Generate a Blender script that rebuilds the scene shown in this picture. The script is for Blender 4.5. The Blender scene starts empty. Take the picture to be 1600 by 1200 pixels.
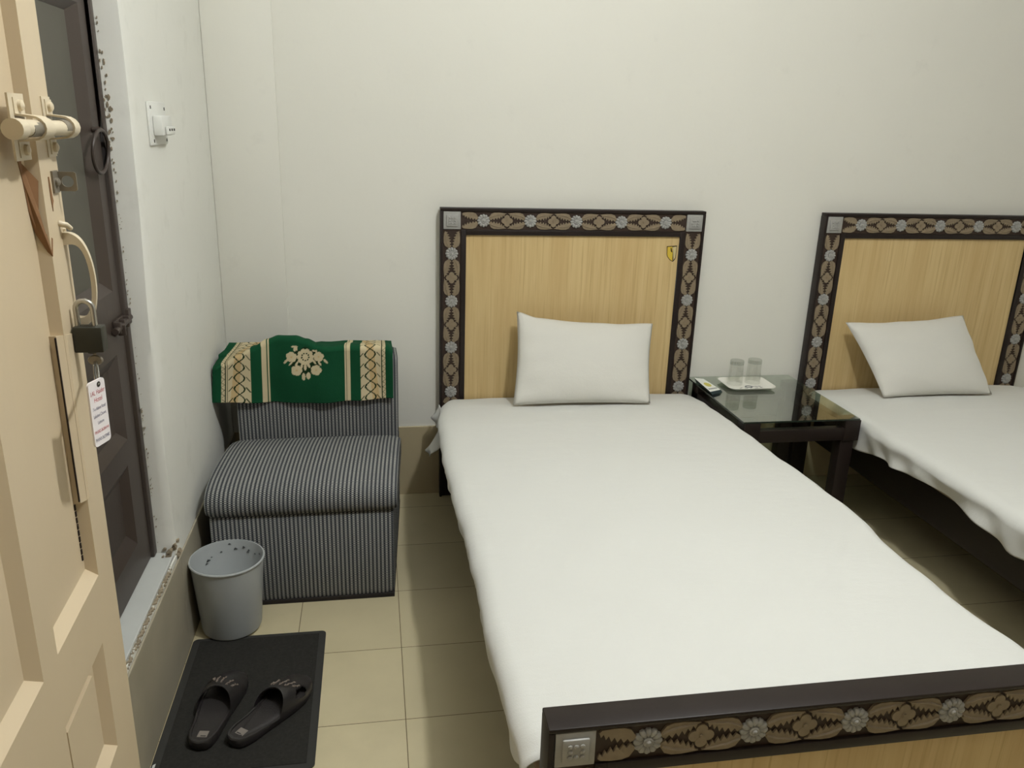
import bpy, bmesh, math, random
from mathutils import Vector, Matrix
random.seed(7)
PI = math.pi
scene = bpy.context.scene
col = scene.collection

# ------------------------------------------------------------------ camera, world, light, exposure
YAW, PITCH, ROLL = 0.17607, 0.31160, 0.03214
CAM = Vector((0.5576, -3.0942, 1.4832))
fw = Vector((math.sin(YAW)*math.cos(PITCH), math.cos(YAW)*math.cos(PITCH), -math.sin(PITCH)))
r0 = Vector((math.cos(YAW), -math.sin(YAW), 0)); u0 = r0.cross(fw)
cr = r0*math.cos(ROLL)+u0*math.sin(ROLL); cu = -r0*math.sin(ROLL)+u0*math.cos(ROLL)
cd = bpy.data.cameras.new('camera'); cd.sensor_width = 36; cd.sensor_fit = 'HORIZONTAL'
cd.lens = 1256.78/1600*36; cd.clip_start = 0.02
cam = bpy.data.objects.new('camera', cd); col.objects.link(cam)
m3 = Matrix((cr, cu, -fw)).transposed(); cam.matrix_world = Matrix.Translation(CAM) @ m3.to_4x4()
scene.camera = cam

w = bpy.data.worlds.new('world'); scene.world = w; w.use_nodes = True
w.node_tree.nodes['Background'].inputs[0].default_value = (0.95, 1.0, 0.9, 1)
w.node_tree.nodes['Background'].inputs[1].default_value = 0.05

LAMP = Vector((1.36, -2.06, 2.80))
LAMP_W = 100.0
ld = bpy.data.lights.new('lamp_light', 'POINT'); ld.energy = LAMP_W; ld.color = (0.955, 0.985, 1.0)
ld.shadow_soft_size = 0.055
lo = bpy.data.objects.new('lamp_light', ld); col.objects.link(lo); lo.location = LAMP

vs = scene.view_settings
scene.display_settings.display_device = 'sRGB'
vs.view_transform = 'Standard'; vs.look = 'None'; vs.gamma = 1; vs.use_curve_mapping = False
vs.exposure = 0.46

# ------------------------------------------------------------------ materials
def srgb(r, g, b):
    f = lambda c: c/12.92 if c <= 0.04045 else ((c+0.055)/1.055)**2.4
    return (f(r/255), f(g/255), f(b/255), 1)

class NT:
    def __init__(s, name):
        s.m = bpy.data.materials.new(name); s.m.use_nodes = True
        s.t = s.m.node_tree; s.bsdf = s.t.nodes['Principled BSDF']; s.out = s.t.nodes['Material Output']
    def n(s, typ, **kw):
        nd = s.t.nodes.new(typ)
        for k, v in kw.items():
            if k.startswith('i_'):
                key = k[2:]
                nd.inputs[int(key) if key.isdigit() else key.replace('_', ' ')].default_value = v
            else: setattr(nd, k, v)
        return nd
    def l(s, a, b): s.t.links.new(a, b)
    def math(s, op, a, b=None):
        nd = s.n('ShaderNodeMath', operation=op)
        for i, x in enumerate((a, b)):
            if x is None: continue
            if isinstance(x, (int, float)): nd.inputs[i].default_value = x
            else: s.l(x, nd.inputs[i])
        return nd.outputs[0]
    def mix(s, fac, a, b):
        nd = s.n('ShaderNodeMix', data_type='RGBA')
        if isinstance(fac, (int, float)): nd.inputs[0].default_value = fac
        else: s.l(fac, nd.inputs[0])
        for i, x in ((6, a), (7, b)):
            if isinstance(x, tuple): nd.inputs[i].default_value = x
            else: s.l(x, nd.inputs[i])
        return nd.outputs[2]
    def pos(s, scale=(1, 1, 1)):
        g = s.n('ShaderNodeTexCoord'); mp = s.n('ShaderNodeMapping'); mp.inputs['Scale'].default_value = scale
        s.l(g.outputs['Object'], mp.inputs[0]); return mp.outputs[0]
    def noise(s, vec, scale, detail=4, rough=0.55):
        nd = s.n('ShaderNodeTexNoise'); nd.inputs['Scale'].default_value = scale
        nd.inputs['Detail'].default_value = detail; nd.inputs['Roughness'].default_value = rough
        s.l(vec, nd.inputs['Vector']); return nd.outputs[0]
    def ramp(s, fac, a, b, ca=(0, 0, 0, 1), cb=(1, 1, 1, 1)):
        nd = s.n('ShaderNodeValToRGB'); e = nd.color_ramp.elements
        e[0].position = a; e[1].position = b; e[0].color = ca; e[1].color = cb
        s.l(fac, nd.inputs[0]); return nd.outputs[0]
    def bump(s, h, strength=0.2, dist=0.002):
        nd = s.n('ShaderNodeBump'); nd.inputs['Strength'].default_value = strength; nd.inputs['Distance'].default_value = dist
        s.l(h, nd.inputs['Height']); s.l(nd.outputs[0], s.bsdf.inputs['Normal'])
    def fin(s, color=None, rough=0.5, metal=0.0, spec=0.5):
        if color is not None:
            if isinstance(color, tuple): s.bsdf.inputs['Base Color'].default_value = color
            else: s.l(color, s.bsdf.inputs['Base Color'])
        s.bsdf.inputs['Roughness'].default_value = rough; s.bsdf.inputs['Metallic'].default_value = metal
        s.bsdf.inputs['Specular IOR Level'].default_value = spec
        return s.m

def scl(c, k): return (min(1, c[0]*k), min(1, c[1]*k), min(1, c[2]*k), 1)

def simple(name, c, rough=0.5, var=0.12, nscale=20, bump=0.0, bscale=60, metal=0.0, spec=0.5, stretch=(1, 1, 1)):
    t = NT(name); p = t.pos(stretch)
    cc = t.mix(t.noise(p, nscale), scl(c, 1-var), scl(c, 1+var))
    if bump: t.bump(t.noise(p, bscale), bump, 0.002)
    return t.fin(cc, rough, metal, spec)

M = {}
def wall_paint(name, c, stain, lo=0.60, hi=0.8):
    t = NT(name); p = t.pos()
    base = t.mix(t.noise(p, 2.3, 5), scl(c, 0.965), scl(c, 1.03))
    fine = t.mix(t.ramp(t.noise(p, 9, 6, 0.65), lo, hi), base, stain)
    t.bump(t.noise(p, 55, 5), 0.12, 0.003)
    return t.fin(fine, 0.62, spec=0.3)
WALL_C = srgb(225, 223, 213)
M['wall'] = wall_paint('cream wall paint', WALL_C, scl(WALL_C, 0.93))
M['wall_low_bounce'] = simple('darkened low bounce wall', srgb(112, 98, 82), 0.6, 0.05, 4)  # invented brown for the unseen front wall, dark to cut bounce on the footboard
M['wall_side'] = wall_paint('grey white distemper', srgb(228, 227, 219), srgb(216, 215, 206), 0.55, 0.85)
M['plaster'] = simple('worn plaster reveal', srgb(196, 196, 186), 0.8, 0.10, 12, 0.5, 40, spec=0.2)
M['rubble'] = simple('bare cement', srgb(150, 138, 118), 0.95, 0.45, 35, 0.9, 60, spec=0.1)
M['ceiling'] = simple('ceiling paint', srgb(232, 231, 224), 0.8, 0.03, 3)

def floor_mat():
    t = NT('beige vitrified floor tile'); T = 0.3048
    g = t.n('ShaderNodeNewGeometry'); sp = t.n('ShaderNodeSeparateXYZ'); t.l(g.outputs['Position'], sp.inputs[0])
    def cell(o, off):
        a = t.math('DIVIDE', t.math('ADD', o, off), T)
        f = t.math('FRACT', a); return t.math('FLOOR', a), t.math('ABSOLUTE', t.math('SUBTRACT', f, 0.5))
    ix, dx = cell(sp.outputs[0], 10*T-0.615); iy, dy = cell(sp.outputs[1], 20*T+0.1323)
    d = t.math('MAXIMUM', dx, dy)
    gr = t.math('GREATER_THAN', d, 0.5-0.0034)
    cx = t.n('ShaderNodeCombineXYZ'); t.l(ix, cx.inputs[0]); t.l(iy, cx.inputs[1])
    wn = t.n('ShaderNodeTexWhiteNoise', noise_dimensions='2D'); t.l(cx.outputs[0], wn.inputs[0])
    c = srgb(202, 190, 155)
    tile = t.mix(wn.outputs[0], scl(c, 0.95), scl(c, 1.05))
    p = t.pos(); cloud = t.ramp(t.noise(p, 5, 6, 0.6), 0.35, 0.75)
    tile = t.mix(cloud, tile, scl(c, 0.9))
    colr = t.mix(gr, tile, srgb(96, 80, 52))
    return t.fin(colr, 0.34, spec=0.4)
M['floor'] = floor_mat()
M['dado'] = simple('beige skirting tile', srgb(184, 170, 138), 0.4, 0.08, 6)
M['dado_side'] = simple('grey beige dado paint', srgb(166, 158, 138), 0.55, 0.14, 9, 0.2, 30)
M['sill'] = simple('white marble sill', srgb(196, 198, 194), 0.5, 0.08, 14)

M['darkwood'] = simple('dark brown lacquered wood', srgb(37, 29, 26), 0.42, 0.18, 14, spec=0.30, stretch=(1, 1, 8))
M['ground'] = simple('carving ground', srgb(52, 36, 26), 0.6, 0.2, 30)
M['shutter'] = simple('dark brown enamel', srgb(66, 56, 50), 0.42, 0.12, 10, 0.15, 40, stretch=(1, 1, 0.3))
M['shutter_sheen_panel'] = simple('shutter board with painted reflection', srgb(76, 73, 62), 0.45, 0.08, 8, 0.1, 40)  # panel boards greyer than the shutter: glossy reflection put into the colour
M['carve'] = simple('bronze tinted carving', srgb(136, 121, 98), 0.5, 0.25, 60)
M['silver'] = simple('silver painted carving', srgb(158, 157, 152), 0.45, 0.15, 70)
def laminate():
    t = NT('oak laminate'); p = t.pos((1, 1, 0.055))
    n1 = t.noise(p, 26, 5, 0.6); n2 = t.noise(t.pos((1, 1, 0.02)), 160, 3)
    c = srgb(213, 189, 138)
    a = t.mix(t.ramp(n1, 0.3, 0.72), scl(c, 1.05), srgb(198, 168, 116))
    a = t.mix(t.ramp(n2, 0.55, 0.75), a, srgb(190, 160, 110))
    return t.fin(a, 0.4, spec=0.35)
M['laminate'] = laminate()

def cloth_white(name, c):
    t = NT(name); p = t.pos()
    a = t.mix(t.noise(p, 6), scl(c, 0.98), scl(c, 1.02))
    h = t.math('ADD', t.math('MULTIPLY', t.noise(p, 400, 2), 0.25), t.noise(t.pos((1, 2.2, 1)), 14, 4))
    t.bump(h, 0.2, 0.008)
    m = t.fin(a, 0.85, spec=0.15)
    t.bsdf.inputs['Sheen Weight'].default_value = 0.15
    return m
M['sheet'] = cloth_white('white cotton sheet', srgb(212, 212, 207))
M['pillow'] = cloth_white('off white pillow cotton', srgb(214, 212, 204))
M['ticking'] = simple('beige mattress ticking', srgb(150, 132, 112), 0.8, 0.1, 30)

def woven():
    t = NT('grey blue woven check upholstery')
    uv = t.n('ShaderNodeUVMap'); sp = t.n('ShaderNodeSeparateXYZ'); t.l(uv.outputs[0], sp.inputs[0])
    u = t.math('FRACT', t.math('DIVIDE', sp.outputs[0], 0.0126)); v = t.math('FRACT', t.math('DIVIDE', sp.outputs[1], 0.0064))
    light = t.math('GREATER_THAN', t.math('ABSOLUTE', t.math('SUBTRACT', u, 0.5)), 0.25)
    dash = t.math('GREATER_THAN', v, 0.34)
    p = t.pos(); n = t.noise(p, 7, 3)
    lc = t.mix(n, srgb(150, 151, 150), srgb(178, 177, 170)); lc2 = t.mix(n, srgb(62, 64, 66), srgb(84, 84, 82))
    dc = srgb(46, 48, 50); dc2 = srgb(100, 103, 109)
    a = t.mix(light, t.mix(dash, dc2, dc), t.mix(dash, lc2, lc))
    t.bump(t.noise(p, 300, 2), 0.3, 0.002)
    return t.fin(a, 0.92, spec=0.1)
M['woven'] = woven()
M['plinth'] = simple('black plinth cloth', srgb(32, 26, 22), 0.8, 0.2, 20)

t = NT('green shawl weave'); at = t.n('ShaderNodeAttribute', attribute_name='weave')
t.bump(t.noise(t.pos(), 260, 2), 0.35, 0.002); M['shawl'] = t.fin(at.outputs['Color'], 0.95, spec=0.08)

M['cream'] = simple('cream enamel door paint', srgb(200, 182, 152), 0.40, 0.045, 5, 0.12, 25, stretch=(1, 1, 0.35))
M['cream_metal'] = simple('cream painted iron', srgb(204, 190, 163), 0.38, 0.06, 40)
M['bare_iron'] = simple('worn grey iron', srgb(140, 132, 118), 0.45, 0.2, 50, metal=0.5)
M['bare_wood'] = simple('bare brown wood', srgb(128, 92, 58), 0.8, 0.25, 50)
M['crack'] = simple('dark crack', srgb(34, 20, 12), 0.9, 0.2, 50)
M['steel'] = simple('bright steel', srgb(190, 188, 182), 0.25, 0.05, 20, metal=0.9)
M['lock'] = simple('dark green iron padlock', srgb(52, 52, 44), 0.45, 0.12, 30, metal=0.3)
M['tag'] = simple('white plastic tag', srgb(228, 222, 222), 0.4, 0.02, 20)
M['red'] = simple('red print', srgb(190, 90, 96), 0.6, 0.05, 20)
M['blue'] = simple('blue print', srgb(92, 92, 122), 0.6, 0.05, 20)
M['bin'] = simple('grey plastic', srgb(176, 180, 180), 0.38, 0.04, 12)
M['speck'] = simple('dried dirt', srgb(70, 72, 74), 0.9, 0.2, 40)
M['mat'] = simple('dark grey ribbed mat', srgb(48, 47, 44), 0.95, 0.35, 120, 0.6, 300, spec=0.1)
M['mat_edge'] = simple('rubber mat border', srgb(46, 45, 42), 0.75, 0.2, 60)
def slip():
    t = NT('black foam slipper'); p = t.pos()
    a = t.mix(t.noise(p, 30), srgb(36, 34, 34), srgb(50, 46, 45)); return t.fin(a, 0.36, spec=0.6)
M['slipper'] = slip()
M['insole'] = simple('dark grey insole', srgb(44, 40, 39), 0.6, 0.1, 80, 0.3, 250)
M['patch'] = simple('grey label', srgb(132, 124, 116), 0.6, 0.05, 30)
M['slipwear'] = simple('pale scuffed pattern', srgb(120, 108, 98), 0.7, 0.2, 90)
M['plastic'] = simple('white switch plastic', srgb(222, 222, 216), 0.35, 0.02, 20)
M['hole'] = simple('dark hole', srgb(50, 46, 38), 0.8, 0.1, 20)
M['melamine'] = simple('white melamine', srgb(232, 230, 220), 0.25, 0.02, 20)
M['print'] = simple('grey print', srgb(110, 112, 114), 0.5, 0.1, 30)
M['yellow'] = simple('yellow print', srgb(206, 196, 90), 0.5, 0.06, 30)
M['packet'] = simple('white card', srgb(228, 230, 222), 0.5, 0.02, 30)
M['teal'] = simple('dark teal card', srgb(44, 62, 66), 0.45, 0.1, 30)
M['sticker'] = simple('yellow sticker', srgb(214, 184, 64), 0.4, 0.06, 60)
M['stickerpale'] = simple('pale sticker side', srgb(206, 190, 140), 0.4, 0.06, 60)
M['ink'] = simple('brown black ink', srgb(60, 40, 18), 0.5, 0.1, 30)
M['paper'] = simple('white paper', srgb(225, 228, 225), 0.7, 0.02, 30)
def glass(name, tint, spec=1.0, rough=0.0, base=0.045):
    t = NT(name); nt = t.t
    tr = t.n('ShaderNodeBsdfTransparent'); tr.inputs[0].default_value = tint
    gl = t.n('ShaderNodeBsdfGlossy'); gl.inputs[0].default_value = (spec, spec, spec, 1); gl.inputs['Roughness'].default_value = rough
    lwt = t.n('ShaderNodeLayerWeight'); lwt.inputs[0].default_value = 0.5
    f5 = t.math('ADD', t.math('MULTIPLY', t.math('POWER', lwt.outputs['Facing'], 5.0), 0.95), base)
    mx = t.n('ShaderNodeMixShader'); t.l(f5, mx.inputs[0]); t.l(tr.outputs[0], mx.inputs[1]); t.l(gl.outputs[0], mx.inputs[2])
    t.l(mx.outputs[0], t.out.inputs[0]); return t.m
M['table_glass'] = glass('green tinted table glass', (0.72, 0.80, 0.71, 1), base=0.25)
M['glass_edge'] = simple('dark green glass edge', srgb(40, 50, 42), 0.2, 0.05, 20)
M['tumbler'] = glass('clear tumbler glass', (0.955, 0.96, 0.95, 1), base=0.05)
M['tumbler_base'] = glass('thick tumbler base glass', (0.80, 0.82, 0.80, 1), base=0.10)
t = NT('lit bulb'); t.bsdf.inputs['Emission Color'].default_value = (1, 0.98, 0.9, 1); t.bsdf.inputs['Emission Strength'].default_value = 6
M['bulb'] = t.m

# ------------------------------------------------------------------ mesh helpers
def worigin(o):
    v = Vector((0, 0, 0))
    while o is not None: v += o.location; o = o.parent
    return v

class MB:
    def __init__(s): s.v = []; s.f = []; s.mi = []; s.uv = {}; s.cur = 0
    def add(s, vs_, fs, uvs=None):
        b = len(s.v); s.v += [Vector(p) for p in vs_]
        for k, f in enumerate(fs):
            s.f.append([i+b for i in f]); s.mi.append(s.cur)
            if uvs is not None: s.uv[len(s.f)-1] = [uvs[i] for i in f]
        return s
    def box(s, x0, x1, y0, y1, z0, z1, bev=0.0, tf=None):
        bm = bmesh.new(); bmesh.ops.create_cube(bm, size=1)
        for v in bm.verts:
            v.co = Vector(((x0+x1)/2+v.co.x*(x1-x0), (y0+y1)/2+v.co.y*(y1-y0), (z0+z1)/2+v.co.z*(z1-z0)))
        if bev: bmesh.ops.bevel(bm, geom=bm.edges[:], offset=bev, segments=2, affect='EDGES', profile=0.5)
        bm.verts.index_update()
        vv = [v.co.copy() for v in bm.verts]
        if tf: vv = [tf(p) for p in vv]
        s.add(vv, [[v.index for v in f.verts] for f in bm.faces]); bm.free(); return s
    def prism(s, poly, fn, d0, d1):
        n = len(poly); vs_ = [fn(a, b, d0) for a, b in poly]+[fn(a, b, d1) for a, b in poly]
        fs = [list(range(n))[::-1], list(range(n, 2*n))]+[[i, (i+1) % n, n+(i+1) % n, n+i] for i in range(n)]
        return s.add(vs_, fs)
    def lathe(s, prof, c, n=48, axis='Z', tf=None):
        vs_ = []
        for (r, h) in prof:
            for k in range(n):
                a = 2*PI*k/n
                p = Vector((r*math.cos(a), r*math.sin(a), h))
                vs_.append(p+Vector(c) if tf is None else tf(p))
        fs = []
        for i in range(len(prof)-1):
            for k in range(n): fs.append([i*n+k, i*n+(k+1) % n, (i+1)*n+(k+1) % n, (i+1)*n+k])
        return s.add(vs_, fs)
    def tube(s, pts, r, n=10, cap=True, closed=False, flat=None):
        pts = [Vector(p) for p in pts]; N = len(pts); vs_ = []
        prev = None
        for i, p in enumerate(pts):
            if closed: t_ = pts[(i+1) % N]-pts[i-1]
            else: t_ = pts[min(i+1, N-1)]-pts[max(i-1, 0)]
            t_.normalize()
            a = prev if prev is not None else (Vector((0, 0, 1)) if abs(t_.z) < 0.9 else Vector((1, 0, 0)))
            a = (a-t_*a.dot(t_)).normalized(); prev = a; b = t_.cross(a)
            rr = r[i] if isinstance(r, (list, tuple)) else r
            for k in range(n):
                q = 2*PI*k/n; vs_.append(p+a*math.cos(q)*rr+b*math.sin(q)*rr)
        fs = []
        for i in range(N if closed else N-1):
            j = (i+1) % N
            for k in range(n): fs.append([i*n+k, i*n+(k+1) % n, j*n+(k+1) % n, j*n+k])
        if cap and not closed: fs += [list(range(n))[::-1], list(range((N-1)*n, N*n))]
        return s.add(vs_, fs)
    def grid(s, nu, nv, fn, uvfn=None, closeu=False):
        vs_ = []; uvs = []
        for i in range(nu):
            for j in range(nv):
                u, v = i/(nu-1), j/(nv-1); vs_.append(fn(u, v)); uvs.append(uvfn(u, v) if uvfn else (u, v))
        fs = [[i*nv+j, (i+1)*nv+j, (i+1)*nv+j+1, i*nv+j+1] for i in range(nu-1) for j in range(nv-1)]
        return s.add(vs_, fs, uvs)
    def build(s, name, mats, parent=None, smooth=None, kind=None, fix=True, loc=None):
        me = bpy.data.meshes.new(name)
        o = bpy.data.objects.new(name, me); col.objects.link(o)
        if parent is not None: o.parent = parent
        if loc is not None: o.location = Vector(loc) - (worigin(parent) if parent is not None else Vector((0, 0, 0)))
        og = worigin(o)
        me.from_pydata([v-og for v in s.v], [], s.f)
        mats = mats if isinstance(mats, (list, tuple)) else [mats]
        for m in mats: me.materials.append(M[m])
        for p, i in zip(me.polygons, s.mi): p.material_index = i
        if s.uv:
            ul = me.uv_layers.new(name='UVMap')
            for fi, us in s.uv.items():
                for li, q in zip(me.polygons[fi].loop_indices, us): ul.data[li].uv = q
        if fix:
            bm = bmesh.new(); bm.from_mesh(me)
            if not s.uv: bmesh.ops.remove_doubles(bm, verts=bm.verts, dist=1e-6)
            bmesh.ops.recalc_face_normals(bm, faces=bm.faces); bm.to_mesh(me); bm.free()
        if smooth is not None:
            me.polygons.foreach_set('use_smooth', [True]*len(me.polygons))
            if smooth < 180: me.set_sharp_from_angle(angle=math.radians(smooth))
        me.update()
        if kind: o['kind'] = kind
        return o

def tag(o, label, cat=None, group=None, kind=None):
    o['label'] = label
    if cat: o['category'] = cat
    if group: o['group'] = group
    if kind: o['kind'] = kind
    return o
def empty(name, loc):
    o = bpy.data.objects.new(name, None); o.empty_display_size = 0.1; col.objects.link(o); o.location = loc; return o
def copy_tree(o, parent=None):
    c = o.copy(); col.objects.link(c)
    if parent is not None: c.parent = parent
    for ch in [x for x in list(bpy.data.objects) if x.parent == o]: copy_tree(ch, c)
    return c
def lerp(a, b, t): return a+(b-a)*t
def interp(tab, x):
    if x <= tab[0][0]: return tab[0][1]
    for (a, p), (b, q) in zip(tab, tab[1:]):
        if x <= b:
            t_ = (x-a)/(b-a); t_ = t_*t_*(3-2*t_); return p+(q-p)*t_
    return tab[-1][1]
def sm(t_): t_ = max(0, min(1, t_)); return t_*t_*(3-2*t_)

# ------------------------------------------------------------------ room shell
RX, NY, CZ = 4.3, -3.9, 3.15
def structure(mb, name, mats, label, **k):
    o = mb.build(name, mats, kind='structure', **k); o['label'] = label; o['category'] = k.get('cat', name.split('_')[0]); return o
b = MB().box(-0.3, RX+0.2, NY-0.2, 0.2, -0.1, 0); structure(b, 'floor', 'floor', 'beige square tiled floor of the room')
b = MB().box(-0.3, RX+0.2, NY-0.2, 0.2, CZ, CZ+0.1); structure(b, 'ceiling', 'ceiling', 'pale flat ceiling above the frame')
b = MB().box(-0.3, RX+0.2, 0, 0.2, 0, CZ); b.box(0, 0.235, -0.009, 0, 0.0, CZ, 0.004)
structure(b, 'wall_back', 'wall', 'cream painted back wall behind both headboards', smooth=30)
b = MB().box(RX, RX+0.2, NY, 0, 0, CZ); structure(b, 'wall_right', 'wall', 'cream wall right of the beds')
b = MB().box(-0.3, RX+0.2, NY-0.2, NY, 0, CZ); structure(b, 'wall_front', 'wall_low_bounce', 'unseen wall behind the viewer, darkened to cut bounce light')

# left wall with a shallow window recess
WY0, WY1, WZ0, WZ1, WD = -1.98, -0.985, 0.325, 2.15, 0.05
def wob(z): return 0.009*math.sin(z*5.1+0.6)+0.004*math.sin(z*17)
b = MB()
b.box(-0.3, 0, NY, WY0, 0, CZ); b.box(-0.3, 0, WY0, WY1-0.03, 0, WZ0-0.01); b.box(-0.3, 0, WY0, WY1-0.03, WZ1, CZ)
nz = 90
def far_edge(u, v):
    z = v*CZ; xw = -0.008*math.sin(z*2.6+0.5)*(1 if WZ0 < z < WZ1 else 0)
    bend = [(-0.12, WY1-0.002), (-0.06, WY1-0.002+wob(z)*0.2), (-0.02+xw, WY1+wob(z)*0.35), (-0.006+xw, WY1+0.003+wob(z)*0.4),
            (0.0+xw*.5, WY1+0.012+wob(z)*0.4), (0.0, WY1+0.08), (0.0, -0.3), (0, 0.0)]
    x, y = bend[int(round(u*7))]
    return Vector((x, y, z))
b.grid(8, nz, far_edge)
b.box(-0.3, -0.125, WY1-0.03, 0, 0, CZ)
b.box(-0.12, 0.0, WY1-0.03, WY1, 0, WZ0-0.012)
structure(b, 'wall_left', 'wall_side', 'grey white distempered left wall with the window recess', smooth=40)
# broken plaster around the recess corner
lw = bpy.data.objects['wall_left']
b = MB()
for k in range(26):
    y = WY1+random.uniform(-0.035, 0.05); z = WZ0+random.uniform(-0.035, 0.03)-(y-WY1)*0.3; x = random.uniform(-0.03, 0.0) if y < WY1 else random.uniform(-0.006, 0.002)
    r = random.uniform(0.003, 0.009)
    b.tube([(x-r, y, z-r*.6), (x, y+r*.4, z), (x+r*.4, y+r*1.5, z+r*.5)], [r*.5, r, r*.4], 6)
b.build('bare_plaster', 'rubble', lw, smooth=50)
b = MB()
for k in range(46):
    f = k/45; y = lerp(-1.56, -1.06, f)+random.uniform(-.006, .006)
    r = random.uniform(0.0018, 0.0048)
    b.tube([(-0.009, y-r*4, WZ0-0.006), (0.001, y, WZ0-0.012+random.uniform(-.006, .004)), (-0.004, y+r*4, WZ0-0.010)], [r*.5, r, r*.5], 6)
b.build('broken_edge', 'rubble', lw, smooth=50)
b = MB()
for k in range(260):
    z = random.uniform(0.35, 1.74); big = 0.6+0.9*math.exp(-((z-1.5)/0.12)**2)
    if random.random() > 0.30+0.7*math.exp(-((z-1.5)/0.16)**2): continue
    r = random.uniform(0.0008, 0.0022)*big; x = -0.047+random.uniform(-0.002, 0.008)*big
    b.prism([(x+r*(.6+.6*random.random())*math.cos(q), z+2.2*r*(.6+.6*random.random())*math.sin(q)) for q in [2*PI*j/7 for j in range(7)]], lambda a_, z_, d: Vector((a_, WY1+wob(z)*.3-.003+d, z_)), -.0012, .006)
b.build('chipped_plaster', 'rubble', lw)

b = MB().box(0.0, RX, -0.010, 0, 0, 0.300, 0.002)
structure(b, 'baseboard_back', 'dado', 'beige tile skirting along the back wall')
b = MB().box(0.0, 0.006, NY, WY1+0.02, 0, 0.300, 0.002).box(0.0, 0.006, WY1+0.02, -0.010, 0, 0.300, 0.002)
structure(b, 'baseboard_left', 'dado_side', 'beige painted dado strip along the left wall')
b = MB().box(-0.125, -0.004, WY0, WY1-0.002, WZ0-0.012, WZ0, 0.002)
b = structure(b, 'trim_1', 'sill', 'white sill slab under the dark window shutter'); b['category'] = 'sill'

# ---- window shutter
wn = empty('window_1', (-0.06, -1.45, WZ0)); wn['kind'] = 'structure'
tag(wn, 'dark brown panelled window shutter with a ring handle in the left wall', 'window')
XF = -0.05
b = MB().box(-0.12, XF, WY1-0.028, WY1-0.0005, WZ0+0.001, WZ1, 0.003)
b.box(-0.12, XF, WY0+.001, WY0+0.03, WZ0+0.001, WZ1, 0.003); b.box(-0.12, XF, WY0+0.03, WY1-0.028, WZ1-0.03, WZ1, 0.003)
b.build('frame', 'shutter', wn, smooth=40)
def panel_board(mb, tf, s0, s1, z0, z1, panels, depth, back):
    """face with recessed panels; panels = (s0,s1,z0,z1,(bev_s0,bev_s1,bev_z0,bev_z1))"""
    ss = sorted({s0, s1}|{q for p in panels for q in p[:2]}); zs = sorted({z0, z1}|{q for p in panels for q in p[2:4]})
    for a, c in zip(ss, ss[1:]):
        for d, e in zip(zs, zs[1:]):
            ms, mz = (a+c)/2, (d+e)/2
            if any(p[0] < ms < p[1] and p[2] < mz < p[3] for p in panels): continue
            mb.add([tf(a, 0, d), tf(c, 0, d), tf(c, 0, e), tf(a, 0, e)], [[0, 1, 2, 3]])
    for (a, c, d, e, bv) in panels:
        o = [(a, d), (c, d), (c, e), (a, e)]; i = [(a+bv[0], d+bv[2]), (c-bv[1], d+bv[2]), (c-bv[1], e-bv[3]), (a+bv[0], e-bv[3])]
        V = [tf(p[0], 0, p[1]) for p in o]+[tf(p[0], -depth, p[1]) for p in i]
        mb.add(V, [[0, 1, 5, 4], [1, 2, 6, 5], [2, 3, 7, 6], [3, 0, 4, 7], [4, 5, 6, 7]])
    V = [tf(s, o, z) for o in (0, -back) for s, z in ((s0, z0), (s1, z0), (s1, z1), (s0, z1))]
    mb.add(V, [[4, 5, 6, 7], [0, 1, 5, 4], [1, 2, 6, 5], [2, 3, 7, 6], [3, 0, 4, 7]])
XS = -0.058
shtf = lambda s, o, z: Vector((XS+o, s, z))
ys1, ys0 = WY1-0.036, WY0+0.034
b = MB()
bvl = (0.05, 0.05, 0.05, 0.05)
panel_board(b, shtf, ys0, ys1, WZ0+0.006, WZ1-0.033,
            [(-1.38, -1.066, 1.075, 1.705, (.03, .042, .03, .02)), (-1.40, -1.092, 0.705, 0.925, (.03, .03, .03, .03)),
             (-1.42, -1.115, 0.425, 0.645, (.03, .03, .04, .03)), (-1.90, -1.44, 0.45, 1.705, (.04, .04, .04, .04)),
             (-1.38, -1.066, 1.77, 2.05, (.03, .042, .03, .02))], 0.016, 0.03)
sh = b.build('shutter', 'shutter', wn)
b = MB().box(XS-0.0158, XS-0.0148, -1.35, -1.108, 1.105, 1.685); b.box(XS-0.0158, XS-0.0148, -1.86, -1.48, .5, 1.66)
b.build('shutter_sheen_panel', 'shutter_sheen_panel', wn)
b = MB(); rc = Vector((XS+0.012, -1.068, 1.397))
b.tube([rc+Vector((0.004*math.sin(a), 0.056*math.cos(a), 0.047*math.sin(a))) for a in [2*PI*k/40 for k in range(40)]], 0.0042, 8, closed=True)
b.tube([rc+Vector((-0.012, 0, 0.047)), rc+Vector((0.006, 0, 0.047))], 0.006, 8)
b.build('ring_handle', 'shutter', wn, smooth=60)
b = MB(); zb = 1.0
b.tube([(XS+0.011, -1.12, zb-0.012), (XS+0.011, -0.995, zb-0.004)], 0.008, 10)
b.box(XS, XS+0.006, -1.10, -1.02, zb-0.028, zb+0.008, 0.002)
for yy in (-1.095, -1.06, -1.025): b.box(XS, XS+0.018, yy-0.006, yy+0.006, zb-0.022, zb+0.006, 0.003)
b.box(XS+0.006, XS+0.024, -1.085, -1.078, zb-0.03, zb-0.004, 0.002)
b.box(XF-0.012, XF+0.006, -1.012, -0.988, zb-0.02, zb+0.018, 0.002)
b.build('slide_bolt', 'shutter', wn, smooth=40)

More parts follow.
